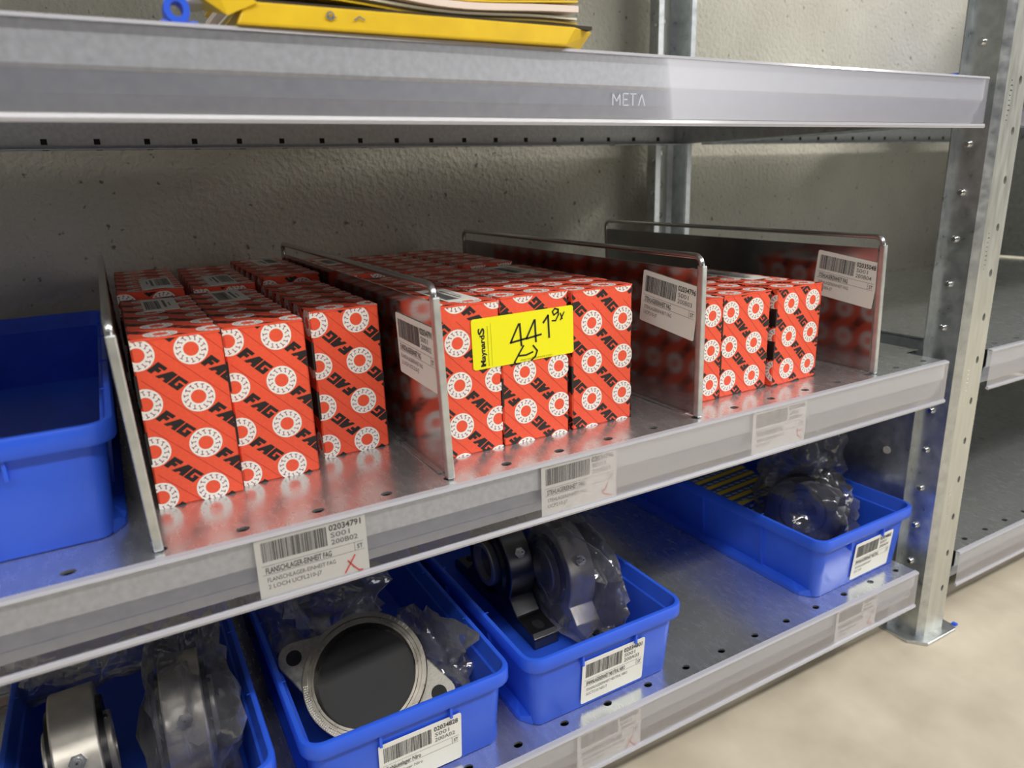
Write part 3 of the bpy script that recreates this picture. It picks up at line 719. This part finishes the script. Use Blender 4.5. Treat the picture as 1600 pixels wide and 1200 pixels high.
for k in range(14):
    y0 = -.04+k*.021; P.poly([(0, y0), (.105, y0+.026), (.105, y0+.034), (0, y0+.008)], 0)
    for q in range(8): P.rect(.005+q*.0125, y0+.0120+(.005+q*.0125)*.25, .014+q*.0125, y0+.0160+(.005+q*.0125)*.25, 1)
p = MB(); p.flat = True; P.lay_on(p, (0, 0, .058), (1, 0, 0), (0, 1, 0), .105, .20)
P.lay_on(p, (0, 0, 0), (1, 0, 0), (0, 0, 1), .105, .058); p.build('print', [GOLD, mat('pale_blue_print', (.35, .45, .6), .5)], t)

# ------------------------------------------------------------------ plastic bags (crumpled film)
def bag(label, c, rad, seed, rot=(0, 0, 0), amp=.25, squash=None, n=36, tip=None):
    b = MB(); rr = Vector((seed*3.1, seed*1.7, seed*.9)); vs = []; fs = []; N = n; Mm = n//2
    for i in range(Mm+1):
        th = pi*i/Mm
        for j in range(N):
            ph = 2*pi*j/N; d = Vector((sin(th)*cos(ph), sin(th)*sin(ph), cos(th)))
            sq = max(abs(d.x), abs(d.y), abs(d.z)); k = (1/sq)**.55
            f = 1+amp*noise.noise(d*1.6+rr)+amp*.7*noise.noise(d*3.7+rr)+amp*.35*abs(noise.noise(d*9+rr))-amp*.12*noise.noise(d*17+rr)
            p = Vector((d.x*rad[0], d.y*rad[1], d.z*rad[2]))*k*f
            if squash is not None: p.z = max(p.z, squash)
            if tip: 
                w = max(0, d.dot(Vector(tip).normalized()))**6; p += Vector(tip)*w
            vs.append(p)
    for i in range(Mm):
        for j in range(N):
            q = (j+1) % N; fs.append((i*N+j, i*N+q, (i+1)*N+q, (i+1)*N+j))
    b.add(vs, fs); o = b.build('plastic_bag', BAG, None, smooth=50); o.location = c; o.rotation_euler = rot
    return tag(o, label, 'bag')
bag('clear bag over the right unit in the lower left bin', (-.1520, .140, -.206), (.034, .085, .050), 1.0, (0, 0, 0), .30)
bag('crumpled dark bag lying across the back of the lower left bin', (-.222, .262, -.190), (.062, .045, .034), 2.3, (0, 0, .1), .35)
bag('loose bag of film behind the ring housing in the second bin', (-.02, .235, -.208), (.058, .075, .048), 3.4, (0, 0, .1), .4)
bag('torn bag of film right of the ring housing in the second bin', (.060, .120, -.226), (.020, .050, .032), 4.8, (0, 0, .2), .5)
bag('long clear bag over the pillow block in the middle bottom bin', (.2400, .160, -.206), (.033, .102, .058), 5.2, (0, 0, -.06), .22)
bag('dark bag around the bearing in the right blue bin', (.601, .118, -.215), (.046, .060, .046), 6.6, (0, 0, .2), .32)
bag('thin bluish bag standing up at the right end of the right bin', (.625, .150, -.165), (.040, .045, .052), 7.9, (.1, 0, .2), .4)

# ------------------------------------------------------------------ top shelf
t = thing('yellow_carton', 'flat yellow carton overhanging the top shelf edge', 'box', (-.0700, -.006, ZT+.0012), -.012)
b = MB(); H_ = .0122
b.loft([[(0, 0, 0), (.212, 0, 0), (.235, .018, 0), (.235, .26, 0), (0, .26, 0)], [(.006, .001, H_), (.221, .001, H_), (.246, .017, H_+.001), (.246, .26, H_), (.006, .26, H_)]])
b.build('carton', YCARD, t, bevel=.0012)
b = MB(); b.box(.008, .238, .006, .255, H_, H_+.0022); tag(b.build('dark_gap', mat('gap_shade_paint', (.03, .022, .01), .7), t), 'dark slab painted as the shaded gap above the carton')  # slab added under the papers, shade of the gap put into its colour
b = MB(); b.loft([[(-.004, .0, .004), (.012, -.0012, H_-.001), (.012, .05, H_+.003), (-.012, .05, .016)], [(-.030, .03, .030), (-.010, .02, .036), (-.006, .08, .040), (-.03, .08, .036)]]); b.build('open_flap', YCARD, t)
P = Print(); P.ring(.052, .0075, .0024, .0013, 0, 16); P.rect(.049, .0062, .0555, .0070, 0); P.stroke([(.066, .006), (.069, .008), (.072, .0065)], .0009, 0, 0)
p = MB(); p.flat = True; P.lay_on(p, (0, -.0008, 0), (1, 0, 0), (0, .05, 1)); p.build('print', [GREYINK], t)
def sheet_stack(label, m_, x0, x1, z0, zmid, z1, y0, th, lift=.03, skew=0, nm='paper_envelope'):
    b = MB(); n = 22; prof = []
    top = []; bot = []
    for k in range(n+1):
        s = k/n; x = x0+(x1-x0)*s
        z = z0*(1-s)**2+2*zmid*s*(1-s)+z1*s*s + .0012*sin(9*s)
        bot.append((x, z)); top.append((x, z+th))
    L1 = [(x, y0+skew*(x-x0), z) for x, z in bot+top[::-1]]; L2 = [(x, y0+.2, z+.004) for x, _, z in L1]
    b.loft([L1, L2]); o = b.build(nm, m_); return tag(o, label, 'paper')
Z1 = ZT+.0165
sheet_stack('yellow envelope lowest in the fan of papers on the yellow carton', YCARD, -.055, .1600, Z1+.004, Z1-.002, Z1+.0005, .004, .0012)
sheet_stack('ivory sheet second from the bottom of the paper fan', IVORY, -.055, .1585, Z1+.008, Z1-.0005, Z1+.003, .002, .0014)
sheet_stack('pale pink printed envelope in the middle of the paper fan', PINKP, -.055, .1580, Z1+.016, Z1-.0012, Z1+.0072, -.001, .0040)
sheet_stack('yellow envelope above the pale pink one in the paper fan', YCARD, -.055, .1590, Z1+.024, Z1+.0015, Z1+.0138, .001, .0012)
sheet_stack('topmost ivory sheet of the paper fan on the yellow carton', IVORY, -.055, .1580, Z1+.031, Z1+.0035, Z1+.0178, .000, .0014)
b = MB(); b.lathe([(0, 0), (0, .017), (.002, .019), (.085, .015), (.085, 0)], (0, 0, 0), 'z', 28)
o = b.build('white_plastic_bottle', IVORY, None, smooth=40); o.location = (-.0720, .030, ZT+.0190); o.rotation_euler = (0, radians(-8), 0)
tag(o, 'whitish plastic tube standing at the left end of the yellow carton', 'tube')
o.location = (-.0860, .028, ZT+.0145); o.scale = (.6, .7, .7)
t = thing('blue_clamp', 'small blue plastic clamp behind the top shelf edge left of the yellow carton', 'clamp', (-.0975, .012, ZT+.001)); t.scale = (.72, .72, .85)
b = MB(); b.lathe([(-.008, .0045), (-.008, .009), (.008, .009), (.008, .0045), (-.008, .0045)], (0, 0, .0095), 'y', 20); b.build('clamp_ring', BLUE, t, smooth=35)
b = MB(); b.box(-.012, .014, -.006, .006, 0, .0035); b.build('clamp_base', BLUE, t, bevel=.001)
# tall blue bins in the next bay, above
blue_bin('blue bin on the top shelf of the next bay, rim barely showing', 1.405, .03, ZT)
# flat cardboard piece on the bottom shelf at far left
t = thing('cardboard_sheet', 'flat cardboard piece with pale edges left of the lower left bin', 'cardboard', (-.43, .33, ZB+.0006), -.03)
b = MB(); b.box(0, .125, 0, .15, 0, .010); b.build('core', mat('peach_board', (.72, .50, .34), .8), t)
b = MB(); b.box(-.001, .126, -.001, .151, .010, .0125); b.box(-.001, .126, -.001, .151, .0145, .0165); b.box(.002, .124, .002, .148, .0125, .0145); b.build('liner', IVORY, t)
